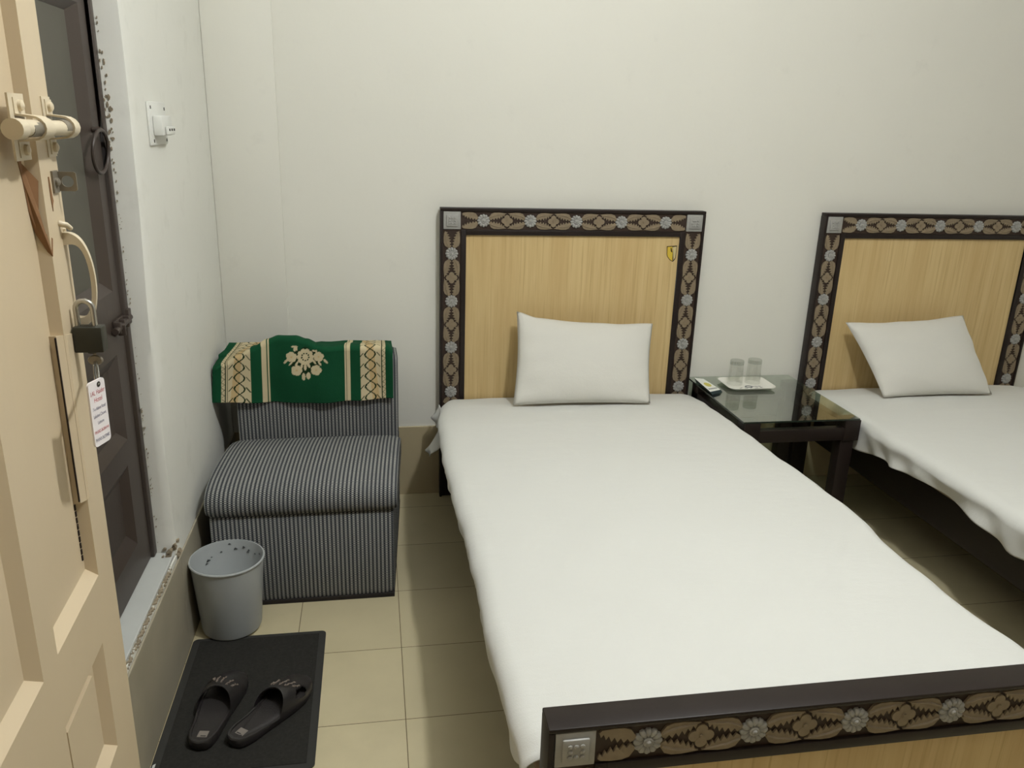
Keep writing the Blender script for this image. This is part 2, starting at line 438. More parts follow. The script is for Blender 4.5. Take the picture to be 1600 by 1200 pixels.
# ---- cream door leaf in front of the left wall
ang = math.radians(2.5); de = Vector((-math.sin(ang), math.cos(ang), 0)); dn = Vector((math.cos(ang), math.sin(ang), 0)); DA = Vector((0.18, -2.0, 0))
def D(s, o, z): return DA-de*s+dn*o+Vector((0, 0, z))
door = empty('door_1', (0.19, -2.4, 0)); door['kind'] = 'structure'
tag(door, 'open cream painted panelled door leaf at the left edge', 'door')
LT, LW = 0.036, 0.92
b = MB()
P = [(0.064, 0.238, 0.888, 1.90, (.004, .008, .013, .012)), (0.286, 0.46, 0.888, 1.90, (.012, .010, .013, .012)),
     (0.086, 0.25, 0.625, 0.797, (.010, .010, .013, .012)), (0.282, 0.46, 0.60, 0.72, (.010, .010, .013, .012)),
     (0.086, 0.40, 0.12, 0.56, (.01, .01, .013, .012)), (0.52, 0.84, 0.888, 1.90, (.01, .01, .013, .012)), (0.52, 0.84, 0.12, 0.80, (.01, .01, .013, .012))]
panel_board(b, D, 0.0, LW, 0.012, 2.02, P, 0.014, LT)
b.build('leaf', 'cream', door)
b = MB(); f3 = [(0.130, 0.668), (0.236, 0.668), (0.236, 0.778), (0.130, 0.778)]
b.prism(f3, lambda s, z, o: D(s, o, z), -0.0145, -0.004); b.build('raised_field', 'cream', door)
b = MB()
rows_ = [(1.000, .012), (1.004, 0), (1.212, 0), (1.219, .0)]
V = []
for z, sk in rows_:
    tz = .004*(z > 1.1)
    V += [D(.0735, -.0145, z+tz), D(.0735, -.006, z+tz), D(.060, .0018, z+tz*.5), D(.030, .0018, z-tz*.8), D(.030, -.001, z-tz*.8)]
F = [[5*i+k, 5*i+(k+1) % 5, 5*i+5+(k+1) % 5, 5*i+5+k] for i in range(3) for k in range(5)]+[[0, 1, 2, 3, 4], [15, 16, 17, 18, 19]]
b.add(V, F)
tag(b.build('repair_strip', 'cream', door, smooth=30), 'cream wooden patch strip')
b = MB()
def strip_line(pts, w_, o):
    for (a, c) in zip(pts, pts[1:]):
        mb_poly = [(a[0]-w_, a[1]), (a[0]+w_, a[1]), (c[0]+w_, c[1]), (c[0]-w_, c[1])]
        b.prism(mb_poly, lambda s, z, oo: D(s, oo, z), o-.0015, o)
strip_line([(0.0748, 1.221), (0.0748, 1.1), (0.0748, 1.003)], 0.0014, -0.0058)
for k in range(9):
    z = 0.998-k*0.0092; strip_line([(0.0735, z), (0.0735, z-0.0072)], 0.0016, -0.0125)
b.build('crack', 'crack', door)
# bolt
b = MB(); zb = 1.464
b.tube([D(0.0, 0.020, zb-0.001), D(0.10, 0.020, zb), D(0.168, 0.020, zb+0.001)], 0.0085, 16); b.tube([D(0.166, 0.020, zb), D(0.170, .020, zb), D(0.19, 0.020, zb)], [.0085, .0105, .0105], 16)
b.build('bolt_rod', 'cream_metal', door, smooth=50)
b = MB(); b.tube([D(0.018, 0.020, zb), D(0.040, 0.020, zb)], 0.0088, 16); b.tube([D(0.118, 0.020, zb), D(0.150, 0.020, zb)], 0.0088, 16)
b.build('worn_rod', 'bare_iron', door, smooth=50)
def bracket(s0, s1, name='bolt_bracket'):
    b = MB(); prof = []
    R = 0.0132
    for (o, z) in [(0.0022, zb+0.031), (0.0022, zb+0.0145)]: prof.append((o, z))
    for k in range(9):
        a = PI/2-PI*k/8; prof.append((0.020-0.004+R*math.cos(a)*1.15, zb+R*math.sin(a)))
    prof += [(0.0022, zb-0.0145), (0.0022, zb-0.031)]
    th = 0.0024
    n = len(prof); V = []
    for s in (s0, s1):
        for i, (o, z) in enumerate(prof):
            a = prof[max(i-1, 0)]; c = prof[min(i+1, n-1)]; t_ = Vector((c[0]-a[0], c[1]-a[1])).normalized(); nn = Vector((-t_.y, t_.x))
            V += [D(s, o, z), D(s, o-nn.x*th, z-nn.y*th)]
    F = []
    for i in range(n-1):
        a = 2*i; c = 2*n+2*i
        F += [[a, a+2, c+2, c], [a+1, c+1, c+3, a+3], [a, a+1, a+3, a+2], [c, c+2, c+3, c+1]]
    F += [[0, 2*n, 2*n+1, 1], [2*n-2, 2*n-1, 4*n-1, 4*n-2]]
    b.add(V, F)
    for dz in (0.023, -0.023):
        q = D((s0+s1)/2, 0.002, zb+dz)
        b.tube([q, q+dn*0.0035, q+dn*0.005], [0.006, 0.0055, 0.003], 12)
    return b.build(name, 'cream_metal', door, smooth=40)
bracket(-0.002, 0.020); bracket(0.092, 0.122)
b = MB(); b.box(0, 1, 0, 1, 0, 1, tf=lambda p: D(lerp(0.088, 0.134, p.x), lerp(-0.001, 0.0012, p.y), lerp(zb-0.034, zb+0.035, p.z)))
b.box(0, 1, 0, 1, 0, 1, tf=lambda p: D(lerp(-0.001, 0.029, p.x), lerp(-0.001, 0.0012, p.y), lerp(zb-0.034, zb+0.034, p.z))); b.build('backing_plate', 'cream_metal', door)
# exposed wood below the bolt
b = MB(); b.prism([(0.0905, 1.448), (0.080, 1.452), (0.079, 1.425), (0.066, 1.405), (0.068, 1.372), (0.066, 1.345), (0.056, 1.338), (0.064, 1.318), (0.070, 1.345), (0.078, 1.372), (0.082, 1.405), (0.089, 1.428)],
    lambda s, z, o: D(s, o-0.0140*max(0, min(1, (s-0.064)/0.008)), z), -0.002, 0.0008); b.build('paint_chip', 'bare_wood', door)
b = MB(); b.prism([(0.041, 1.408), (0.038, 1.408), (0.036, 1.386), (0.034, 1.380), (0.038, 1.375), (0.040, 1.368), (0.042, 1.385)], lambda s, z, o: D(s, o, z), -0.001, 0.0008); b.build('keyhole_scar', 'bare_wood', door)
# staple plate with a hole
b = MB(); zh = 1.401
def plate_with_hole(mb, fn, cx, cz, r, x0, x1, z0, z1, th):
    n = 32; V = []; F = []
    for d in (0, th):
        for k in range(n):
            a = 2*PI*k/n; c_, s_ = math.cos(a), math.sin(a)
            V.append(fn(cx+r*c_, cz+r*s_, d))
        for k in range(n):
            a = 2*PI*k/n; c_, s_ = math.cos(a), math.sin(a)
            t1 = ((x1-cx)/c_ if c_ > 1e-6 else (x0-cx)/c_ if c_ < -1e-6 else 9); t2 = ((z1-cz)/s_ if s_ > 1e-6 else (z0-cz)/s_ if s_ < -1e-6 else 9)
            t_ = min(t1, t2); V.append(fn(cx+t_*c_, cz+t_*s_, d))
    for k in range(n):
        j = (k+1) % n
        F += [[k, j, n+j, n+k], [2*n+k, 3*n+k, 3*n+j, 2*n+j], [k, 2*n+k, 2*n+j, j], [n+k, n+j, 3*n+j, 3*n+k]]
    mb.add(V, F)
plate_with_hole(b, lambda o, z, d: D(0.012-d, o, z), 0.0125, zh, 0.0068, 0.0, 0.0225, zh-0.0115, zh+0.0115, 0.0022)
b.box(0, 1, 0, 1, 0, 1, tf=lambda p: D(lerp(0.010, 0.030, p.x), lerp(0.0, 0.0024, p.y), lerp(zh-0.013, zh+0.013, p.z)))
q = D(0.0205, 0.002, zh); b.tube([q, q+dn*0.003, q+dn*0.0045], [0.0055, 0.005, 0.003], 12)
b.build('hasp_plate', 'bare_iron', door, smooth=40)
b = MB(); q = D(0.024, 0.0, 1.352); b.tube([q, q+dn*0.008+Vector((0, 0, -0.002)), q+dn*0.010-de*(-0.008)+Vector((0, 0, -0.007))], [0.004, 0.0035, 0.003], 8)
for (s, z) in ((0.012, 1.343), (0.016, 1.336), (0.010, 1.338)):
    q = D(s, 0, z); b.tube([q, q+dn*0.003], [0.0022, 0.0015], 6)
b.build('latch_stub', 'cream_metal', door, smooth=50)
# D pull handle
b = MB(); N = 24; zc, hz, dep = 1.279, 0.061, 0.030
V = []; F = []
for i in range(N+1):
    a = PI*i/N; z = zc+hz*math.cos(a); o = dep*math.sin(a)**0.75 if 0 < i < N else 0
    wdt = 0.0135-0.008*math.sin(a); th = 0.0055
    z2 = zc+(hz-th-0.010*(1-math.sin(a)))*math.cos(a); o2 = max(0, o-th*math.sin(a))
    s = 0.012
    V += [D(s-wdt*.5, o, z), D(s+wdt*.5, o, z), D(s+wdt*.5, o2, z2), D(s-wdt*.5, o2, z2)]
for i in range(N):
    for k in range(4): F.append([4*i+k, 4*i+(k+1) % 4, 4*i+4+(k+1) % 4, 4*i+4+k])
F += [[0, 1, 2, 3], [4*N, 4*N+3, 4*N+2, 4*N+1]]
b.add(V, F); b.build('pull_handle', 'cream_metal', door, smooth=40)
# door post and its hinges, behind the viewer's left shoulder
b = MB().box(-0.0, 0.235, NY, -2.93, 0, CZ); o = structure(b, 'wall_left_pier', 'wall_side', 'left wall pier the cream door hangs from'); o.name = 'wall_pier'
b = MB()
for z in (0.3, 1.0, 1.75): b.tube([D(0.917, 0.004, z-0.05), D(0.917, 0.004, z+0.05)], 0.007, 10)
b.build('hinge', 'cream_metal', door)

# ------------------------------------------------------------------ padlock, key and tag
pl = empty('padlock', D(0.004, 0.022, 1.19))
tag(pl, 'dark iron padlock hanging from the curved handle of the cream door', 'padlock')
lc = Vector((0.202, -2.030, 1.2085))
b = MB().box(lc.x-0.0185, lc.x+0.0165, lc.y-0.010, lc.y+0.010, lc.z-0.0165, lc.z+0.0165, 0.002); b.build('body', 'lock', pl, smooth=40)
b = MB(); zt_ = lc.z+0.0165
b.tube([(lc.x-0.013, lc.y, zt_-0.004), (lc.x-0.0135, lc.y, zt_+0.022)]+[(lc.x-0.0035-0.010*math.cos(a), lc.y, zt_+0.022+0.010*math.sin(a)) for a in [PI*k/10 for k in range(1, 11)]]+[(lc.x+0.0065, lc.y, zt_-0.004)], 0.0036, 10)
b.build('shackle', 'steel', pl, smooth=60)
b = MB().lathe([(0, -0.001), (0.006, -0.001), (0.006, 0.002), (0, 0.002)], (0, 0, 0), 16, tf=lambda p: Vector((lc.x+p.x, lc.y+p.y, lc.z-0.0175+p.z*.9))); b.build('keyway', 'lock', pl)
ky = empty('key', lc+Vector((0.002, 0, -0.034)))
tag(ky, 'small steel key stuck in the underside of the padlock', 'key')
b = MB().lathe([(0, -0.0035), (0.008, -0.003), (0.0095, 0), (0.008, 0.003), (0, 0.0035)], (0, 0, 0), 20, tf=lambda p: lc+Vector((0.002+p.x, p.z, -0.0285+p.y*0.75)))
b.build('bow', 'bare_iron', ky, smooth=50)
b = MB().box(lc.x, lc.x+0.004, lc.y-0.001, lc.y+0.001, lc.z-0.023, lc.z-0.0155); b.build('blade', 'bare_iron', ky)
tg = empty('key_tag', (0.206, -2.04, 1.08))
tag(tg, 'white plastic key tag with red and blue print hanging below the padlock', 'key tag')
TC = CAM + (fw+cr*((154.5-800)/1256.78)-cu*((644-600)/1256.78))*(0.985)
phi = math.radians(74); te = Vector((math.cos(phi), math.sin(phi), 0)); tup = Vector((0.0, 0.02, 1)).normalized(); tn = te.cross(tup).normalized()
def TG(a, z, d=0): return TC+te*a+tup*z+tn*d
tw, th_ = 0.0325, 0.0815
b = MB(); cyl = []
for (cx, cz, a0) in ((tw/2-.005, th_/2-.005, 0), (-tw/2+.005, th_/2-.005, 90), (-tw/2+.005, -th_/2+.005, 180), (tw/2-.005, -th_/2+.005, 270)):
    for k in range(6): a = math.radians(a0+18*k); cyl.append((cx+.005*math.cos(a), cz+.005*math.sin(a)))
b.prism(cyl, TG, -0.0012, 0.0012); b.build('plate', 'tag', tg)
b = MB(); b.lathe([(0.0, 0), (0.0034, 0), (0.0034, 0.0004), (0, .0004)], (0, 0, 0), 16, tf=lambda p: TG(0.004+p.x, th_/2-.006+p.y, 0.0013+p.z)); b.build('eyelet', 'hole', tg)
b = MB(); top_ = lc+Vector((0.002, -0.002, -0.030)); bot_ = TG(0.004, th_/2-.006, 0); mid = (top_+bot_)/2; ax = (bot_-top_)/2; rad = ax.length; ax.normalize()
sd = Vector((0.55, -0.83, 0)).normalized()
b.tube([mid+ax*rad*math.cos(a)+sd*0.007*math.sin(a) for a in [2*PI*k/28 for k in range(28)]], 0.0016, 8, closed=True); b.build('split_ring', 'steel', tg, smooth=60)
dg = bpy.context.evaluated_depsgraph_get()
def text_mesh(txt, size, mapfn, name, mat_, parent, width=None):
    cu_ = bpy.data.curves.new(name, 'FONT'); cu_.body = txt; cu_.size = size; cu_.align_x = 'CENTER'
    to = bpy.data.objects.new(name+'_tmp', cu_); col.objects.link(to)
    bpy.context.view_layer.update()
    me = bpy.data.meshes.new_from_object(to.evaluated_get(bpy.context.evaluated_depsgraph_get()))
    xs = [v.co.x for v in me.vertices]; k = 1.0
    if width: k = width/(max(xs)-min(xs))
    mb = MB(); mb.add([mapfn(v.co.x*k, v.co.y) for v in me.vertices], [list(p.vertices) for p in me.polygons])
    bpy.data.objects.remove(to); bpy.data.curves.remove(cu_); bpy.data.meshes.remove(me)
    return mb.build(name, mat_, parent, fix=False)
rows = [('1AL Haider', .0085, .0255, .0190, 'red', .028), ('Hotel', .0085, .0165, .0, 'red', .0155), ('7-n Abbot Road', .006, .0065, 0, 'blue', .025),
        ('Lakshmi Chowk,', .006, -.0025, 0, 'blue', .025), ('Lahore', .0058, -.0115, 0, 'blue', .012), ('PH:042-36284144', .006, -.0225, 0, 'red', .028), ('PH:042-36270482', .006, -.0325, 0, 'blue', .028)]
for (tx, sz, z, _, m_, wd) in rows:
    text_mesh(tx, sz, lambda x, y, z=z: TG(x, z-0.002+y, 0.0014), 'printed_line', m_, tg, wd)

# ------------------------------------------------------------------ switch plate
sw = empty('switch_plate', (0.0, -0.74, 1.40)); tag(sw, 'white electrical switch plate with a plug on the left wall', 'switch plate')
b = MB().box(0.0, 0.007, -0.825, -0.648, 1.404, 1.512, 0.003); b.build('plate', 'plastic', sw, smooth=40)
b = MB().box(0.007, 0.030, -0.80, -0.690, 1.428, 1.478, 0.004); b.build('plug_block', 'plastic', sw, smooth=40)
b = MB().box(0.03, 0.037, -0.775, -0.69, 1.43, 1.452, 0.004); b.build('plug_cap', 'plastic', sw, smooth=40)
for (y, z) in ((-0.808, 1.498), (-0.664, 1.495), (-0.80, 1.415), (-0.664, 1.415)):
    b = MB().box(0.007, 0.0078, y-0.004, y+0.004, z-0.004, z+0.004, 0.0003); b.build('screw', 'hole', sw)
for k in range(3):
    b = MB().box(0.037, 0.0376, -0.76+k*0.026, -0.748+k*0.026, 1.440, 1.446); b.build('slot', 'hole', sw)

# ------------------------------------------------------------------ carved boards and beds
LEAF = [(.020, .011), (.030, .026), (.042, .0305), (.060, .031), (.078, .029), (.0895, .0275), (.083, .0248), (.0800, .0155), (.0755, .0215), (.0715, .0105), (.0670, .0175), (.0620, .0060), (.0570, .0140), (.0520, .0035), (.0465, .0112), (.0410, .0018), (.0350, .0088), (.0300, .0016), (.0240, .0055)]
def carving(mb, fn, cells, half, lim):
    """cells: rosette stations along the band; half: half spacing; fn(a,v,d)"""
    for c in cells:
        for sg in (1, -1):
            for sv in (1, -1):
                poly = [(c+sg*a*half/0.092, sv*v) for a, v in LEAF if lim[0] <= c+sg*a*half/0.092 <= lim[1]]
                if len(poly) < 6: continue
                mb.prism(poly, fn, 0, 0.0042)
                rib = [(c+sg*.024*half/.092, sv*.0125), (c+sg*.045*half/.092, sv*.0205), (c+sg*.068*half/.092, sv*.0235), (c+sg*.085*half/.092, sv*.0262)]
                if all(lim[0] < r_[0] < lim[1] for r_ in rib):
                    mb.tube([fn(a, v, .0042) for a, v in rib], [.0026, .0028, .0022, .0008], 5)
    qs = sorted({round(c+half, 4) for c in cells}|{round(c-half, 4) for c in cells})
    for q in qs:
        if not lim[0]+.012 < q < lim[1]-.012: continue
        for k in range(4):
            a = PI/2*k; cx, cy = q+.0118*math.cos(a), .0118*math.sin(a)
            mb.prism([(cx+.0102*math.cos(t_), cy+.0102*math.sin(t_)) for t_ in [2*PI*j/12 for j in range(12)]], fn, 0, .0035+.0002*k)
        mb.prism([(q+.004*math.cos(t_), .004*math.sin(t_)) for t_ in [2*PI*j/8 for j in range(8)]], fn, 0, .0065)
def rosette_mb(mb, fn):
    n = 12
    for k in range(n):
        a = 2*PI*k/n; ca, sa = math.cos(a), math.sin(a)
        rings = []
        for (rr, hw, h) in ((.0085, .0020, .0052), (.0150, .0044, .0082), (.0205, .0054, .0078), (.0240, .0030, .0050)):
            rings.append((rr, hw, h))
        V = []
        for (rr, hw, h) in rings:
            for (t_, hh) in ((-1, .0), (-.9, h*.75), (0, h), (.9, h*.75), (1, .0)):
                x, y = rr, hw*t_; V.append(fn(x*ca-y*sa, x*sa+y*ca, hh))
        F = [[5*i+j, 5*i+j+1, 5*i+6+j, 5*i+5+j] for i in range(3) for j in range(4)]+[[0, 1, 2, 3, 4], [15, 19, 18, 17, 16]]
        mb.add(V, F)
    pr = [(.0088, 0.0), (.0088, .007), (.0066, .0082), (.005, .0075), (.0035, .0098), (0.0005, .0102)]
    V = []
    for (r_, h) in pr:
        for k in range(14): a = 2*PI*k/14; V.append(fn(r_*math.cos(a), r_*math.sin(a), h))
    mb.add(V, [[i*14+k, i*14+(k+1) % 14, (i+1)*14+(k+1) % 14, (i+1)*14+k] for i in range(len(pr)-1) for k in range(14)])

def carved_board(name, parent, X0, X1, yf, yb, zt, zband, panel_bottom, ztop_margin, side_ros, sideband_bottom):
    rim, bw, inn = 0.010, 0.068, 0.020
    a0, a1 = X0+rim, X1-rim                       # band outer
    zb1 = zt-ztop_margin; zb0 = zb1-bw; zi = zb0-inn
    b = MB()
    b.box(X0, X1, yf, yb, zb1, zt, .002)           # top rim
    b.box(X0, X0+rim, yf, yb, 0, zb1, .0015); b.box(X1-rim, X1, yf, yb, 0, zb1, .0015)
    g = yf+0.007
    b.box(a0+bw, a0+bw+inn, yf+.001, yb, panel_bottom, zb0, .0015); b.box(a1-bw-inn, a1-bw, yf+.001, yb, panel_bottom, zb0, .0015)
    b.box(a0+bw+inn, a1-bw-inn, yf+.001, yb, zi, zb0, .0015)
    b.box(a0+bw, a1-bw, yf+.001, yb, panel_bottom-.05, panel_bottom, .0015)
    b.box(X0+rim, X0+rim+bw, g+.004, yb, 0, zb1); b.box(X1-rim-bw, X1-rim, g+.004, yb, 0, zb1); b.box(a0+bw, a1-bw, g+.004, yb, zb0, zb1)
    bd = b.build(name, 'darkwood', parent, smooth=30)
    MB().box(a0+bw+inn-.004, a1-bw-inn+.004, yf+.010, yb-.004, panel_bottom-.002, zi+.002).build('panel', 'laminate', bd)
    zc = (zb0+zb1)/2; xl, xr = a0+bw/2, a1-bw/2
    span = (xr-xl)
    xs = [xl+.119+(span-.238)*k/4 for k in range(5)]; half = (span-.238)/8
    topf = lambda a, v, d: Vector((a, g-d, zc+v))
    carve = MB(); carve.cur = 1
    carve.box(a0, a0+bw, g, g+.004, sideband_bottom-.1, zb1); carve.box(a1-bw, a1, g, g+.004, sideband_bottom-.1, zb1); carve.box(a0+bw, a1-bw, g, g+.004, zb0, zb1); carve.cur = 0
    carving(carve, topf, xs, half, (xl+bw/2+.003, xr-bw/2-.003))
    zs = [zc-.125-.184*k for k in range(side_ros)]
    for xc in (xl, xr):
        carving(carve, lambda a, v, d, xc=xc: Vector((xc+v, g-d, -a)), [-z for z in zs], .092, (-zb0+.003, -sideband_bottom))
    carve.build('carved_border', ['carve', 'ground'], bd, smooth=35)
    for xc in (xl, xr):
        cb = MB(); s_ = bw/2-.0015
        cb.box(xc-s_, xc+s_, g-.006, g+.001, zc-s_, zc+s_, .0015); cb.box(xc-.022, xc+.022, g-.011, g-.005, zc-.022, zc+.022, .003)
        for dx, dz in ((-1, -1), (-1, 1), (1, -1), (1, 1), (0, 1), (0, -1), (1, 0), (-1, 0)):
            q = Vector((xc+dx*.010, g-.0115, zc+dz*.010)); cb.tube([q, q+Vector((0, -.0015, 0)), q+Vector((0, -.0025, 0))], [.0042, .004, .002], 8)
        cb.build('corner_block', 'silver', bd, smooth=35)
    proto = None
    for (x, z) in [(x, zc) for x in xs]+[(xc, z) for xc in (xl, xr) for z in zs]:
        c_ = Vector((x, g, z))
        if proto is None:
            rb = MB(); rosette_mb(rb, lambda a, v, d: c_+Vector((a, -d, v)))
            proto = rb.build('rosette', 'silver', bd, smooth=50, loc=c_)
        else:
            q = proto.copy(); col.objects.link(q); q.location = c_-worigin(bd)
    return bd

HX0, HX1 = 0.808, 1.854
def make_bed():
    bed = empty('bed', (1.331, -1.08, 0))
    hb = carved_board('headboard', bed, HX0, HX1, -0.050, -0.0105, 1.182, None, 0.36, 0.012, 4, 0.40)
    fb = carved_board('footboard', bed, HX0, HX1, -2.110, -2.057, 0.600, None, 0.20, 0.008, 2, 0.16)
    for (x0, x1) in ((HX0+.085, HX0+.113), (HX1-.113, HX1-.085)):
        MB().box(x0, x1, -2.057, -0.050, 0.20, 0.346, .002).build('side_rail', 'darkwood', bed)
    MB().box(HX0+.03, HX1-.03, -2.05, -0.055, 0.346, 0.364).build('deck', 'darkwood', bed)
    return bed, hb
bed, hb = make_bed()
tag(bed, 'dark carved wooden bed nearest the armchair, with a footboard in the foreground', 'bed', 'carved single beds')
OFF = 1.5595
bed2 = copy_tree(bed); bed2.location.x += OFF
tag(bed2, 'dark carved wooden bed right of the glass topped table', 'bed', 'carved single beds')
# sticker on the first headboard only
pz = -0.0405
b = MB(); shield = [(1.706, 1.044), (1.7385, 1.046), (1.7485, 1.047), (1.7475, 0.998), (1.744, 0.990), (1.736, 0.982), (1.722, 0.990), (1.711, 1.003), (1.708, 1.012)]
cx_, cz_ = 1.728, 1.016
b.prism(shield, lambda a, z, d: Vector((a, -0.040-d, z)), 0.0, .0006); st = b.build('sticker', 'ink', hb); st['label'] = 'yellow shield shaped sticker'
b = MB(); b.prism([(cx_+(a-cx_)*.86, cz_+(z-cz_)*.9) for a, z in shield[:1]+[(1.729, 1.045), (1.7335, 1.02), (1.735, .99)]+shield[5:]], lambda a, z, d: Vector((a, -0.0405-d, z)), 0.0, .0004); b.build('sticker_face', 'sticker', hb)
b = MB(); b.prism([(1.7305, 1.0405), (1.7465, 1.043), (1.7450, .999), (1.7385, .989), (1.7345, 1.02)], lambda a, z, d: Vector((a, -0.0405-d, z)), 0.0, .0004); b.build('sticker_face', 'stickerpale', hb)
b = MB(); b.prism([(1.7225, 1.038), (1.7255, 1.039), (1.7285, 1.030), (1.7310, 1.020), (1.7265, 1.021), (1.7235, 1.026)], lambda a, z, d: Vector((a, -0.041-d, z)), 0.0, .0004); b.build('sticker_mark', 'ink', hb)

# mattresses
def mattress(dx, label):
    b = MB().box(0.824+dx, 1.825+dx, -2.05, -0.058, 0.3645, 0.4215, .02); tag(b.build('mattress', 'ticking', smooth=40), label, 'mattress', 'thin mattresses')
mattress(0, 'beige mattress under the white sheet of the bed nearest the armchair')
mattress(OFF, 'beige mattress under the white sheet of the bed right of the table')

# sheets
def lin_(tab, x):
    for (a, p), (c, q) in zip(tab, tab[1:]):
        if x <= c: return p+(q-p)*(x-a)/(c-a)
    return tab[-1][1]
def nz1(x, seed): return math.sin(x*3.1+seed)+.6*math.sin(x*7.3+seed*2.1)+.4*math.sin(x*15.7+seed*.7)
def make_sheet(name, xl, xr, hemL, hemR, label, seed, y0=-0.054, y1=-2.02, flaps=False, fa=1.0):
    prof_n = 16; top_n = 48; ny = 150
    b = MB(); rows = []
    for j in range(ny):
        v = j/(ny-1); y = lerp(y0, y1, v)
        XL = interp(xl, -y)+.0025*nz1(y*3, seed); XR = interp(xr, -y)+.003*nz1(y*3+2, seed)
        hl = interp(hemL, -y)+.003*nz1(y*3.2, seed+1); hr = interp(hemR, -y)+.003*nz1(y*3.2, seed+4)
        ed = sm((y0-y)/.05)            # head end sinks
        fe = sm((y-y1)/.05)
        zt = lin_([(.05, .425), (.10, .438), (.25, .462), (.5, .478), (.8, .482), (3, .482)], -y)-.02*(1-fe)
        rr = .034
        row = []
        # left side from hem up
        for i in range(prof_n):
            s = i/(prof_n-1)
            z = lerp(hl, zt-rr, s); fold = fa*(.0032*math.sin(y*38+seed+2*math.sin(y*9)-s*1.5)*(1-s*.7)+.002*math.sin(y*17+s*3))
            x = XL+.004*math.sin(s*PI)-.006*(1-s)*0+.010*(1-s)**2+fold*(1-s*.6)
            row.append((x, y, z))
        for i in range(1, 9):
            a = PI/2*i/8; row.append((XL+rr*1.3*(1-math.cos(a)), y, zt-rr+rr*math.sin(a)))
        xa, xb = XL+rr*1.3, XR-rr*1.3
        for i in range(1, top_n):
            s = i/top_n; x = lerp(xa, xb, s)
            crown = .010*math.sin(PI*s)**.6*ed
            wr = .0012*math.sin(x*9+y*5+seed)+.001*math.sin(y*14+x*4+seed*2)+.0007*math.sin(x*31-y*22)
            row.append((x, y, zt+crown+wr))
        for i in range(0, 9):
            a = PI/2*i/8; row.append((XR-rr*1.3*(1-math.sin(a)), y, zt-rr+rr*math.cos(a)))
        for i in range(1, prof_n):
            s = 1-i/(prof_n-1); z = lerp(hr, zt-rr, s); fold = .006*math.sin(y*33+seed+1.5*math.sin(y*8))*(1-s)
            row.append((XR-.010*(1-s)**2+fold, y, z))
        rows.append(row)
    n = len(rows[0]); V = [p for r_ in rows for p in r_]
    # closing drop at both ends
    for (ri, yy, dz) in ((0, y0-.0, -.05), (-1, y1-.006, -.07)):
        pass
    F = [[j*n+i, j*n+i+1, (j+1)*n+i+1, (j+1)*n+i] for j in range(ny-1) for i in range(n-1)]
    b.add(V, F)
    if flaps:
        def flap(pts, wv):
            def fn(u, v):
                k = u*(len(pts)-1); i = min(int(k), len(pts)-2); t_ = k-i
                p = Vector(pts[i]).lerp(Vector(pts[i+1]), t_)
                q = Vector(wv[i]).lerp(Vector(wv[i+1]), t_)
                return p+q*v+Vector((.004*math.sin(v*6+u*4), .003*math.sin(u*7), 0))
            b.grid(14, 8, fn)
        flap([(.800, -.10, .425), (.786, -.10, .40), (.772, -.10, .372)], [(.0, -.16, -.02), (.006, -.15, -.02), (.012, -.10, -.004)])
        flap([(.806, -.16, .375), (.782, -.20, .345), (.752, -.25, .318), (.738, -.26, .300)], [(0, -.12, -.03), (.0, -.09, -.03), (-.002, -.05, -.014), (.012, -.035, -.012)])
    o = b.build(name, 'sheet', smooth=180, fix=True)
    so = o.modifiers.new('thickness', 'SOLIDIFY'); so.thickness = .003; so.offset = 1
    tag(o, label, 'bed sheet', 'white bed sheets'); return o
make_sheet('bed_sheet', [(.054, .824), (.16, .803), (.4, .776), (.68, .764), (1.06, .774), (1.4, .778), (1.7, .780), (1.87, .782), (2.1, .786)],
           [(.054, 1.856), (.2, 1.858), (.5, 1.851), (.75, 1.856), (1.0, 1.878), (1.2, 1.886), (1.46, 1.866), (1.7, 1.872), (1.85, 1.886), (2.1, 1.88)],
           [(.05, .39), (.3, .395), (.6, .41), (1.0, .415), (1.4, .41), (1.7, .40), (1.88, .385), (1.95, .40), (2.02, .43)], [(.05, .39), (.5, .40), (1.0, .40), (1.5, .40), (2.1, .40)],
           'white sheet on the bed nearest the armchair', 1.3, flaps=True)
make_sheet('bed_sheet', [(.054, 2.40), (.2, 2.368), (.5, 2.346), (.8, 2.326), (1.3, 2.324), (2.1, 2.33)],
           [(.054, 3.41), (.5, 3.425), (2.1, 3.43)],
           [(.05, .38), (.42, .348), (.52, .354), (.7, .385), (1.0, .402), (1.2, .388), (1.36, .370), (1.8, .37), (2.1, .39)], [(.05, .39), (2.1, .39)],
           'white sheet on the bed right of the table', 4.1, fa=2.6)

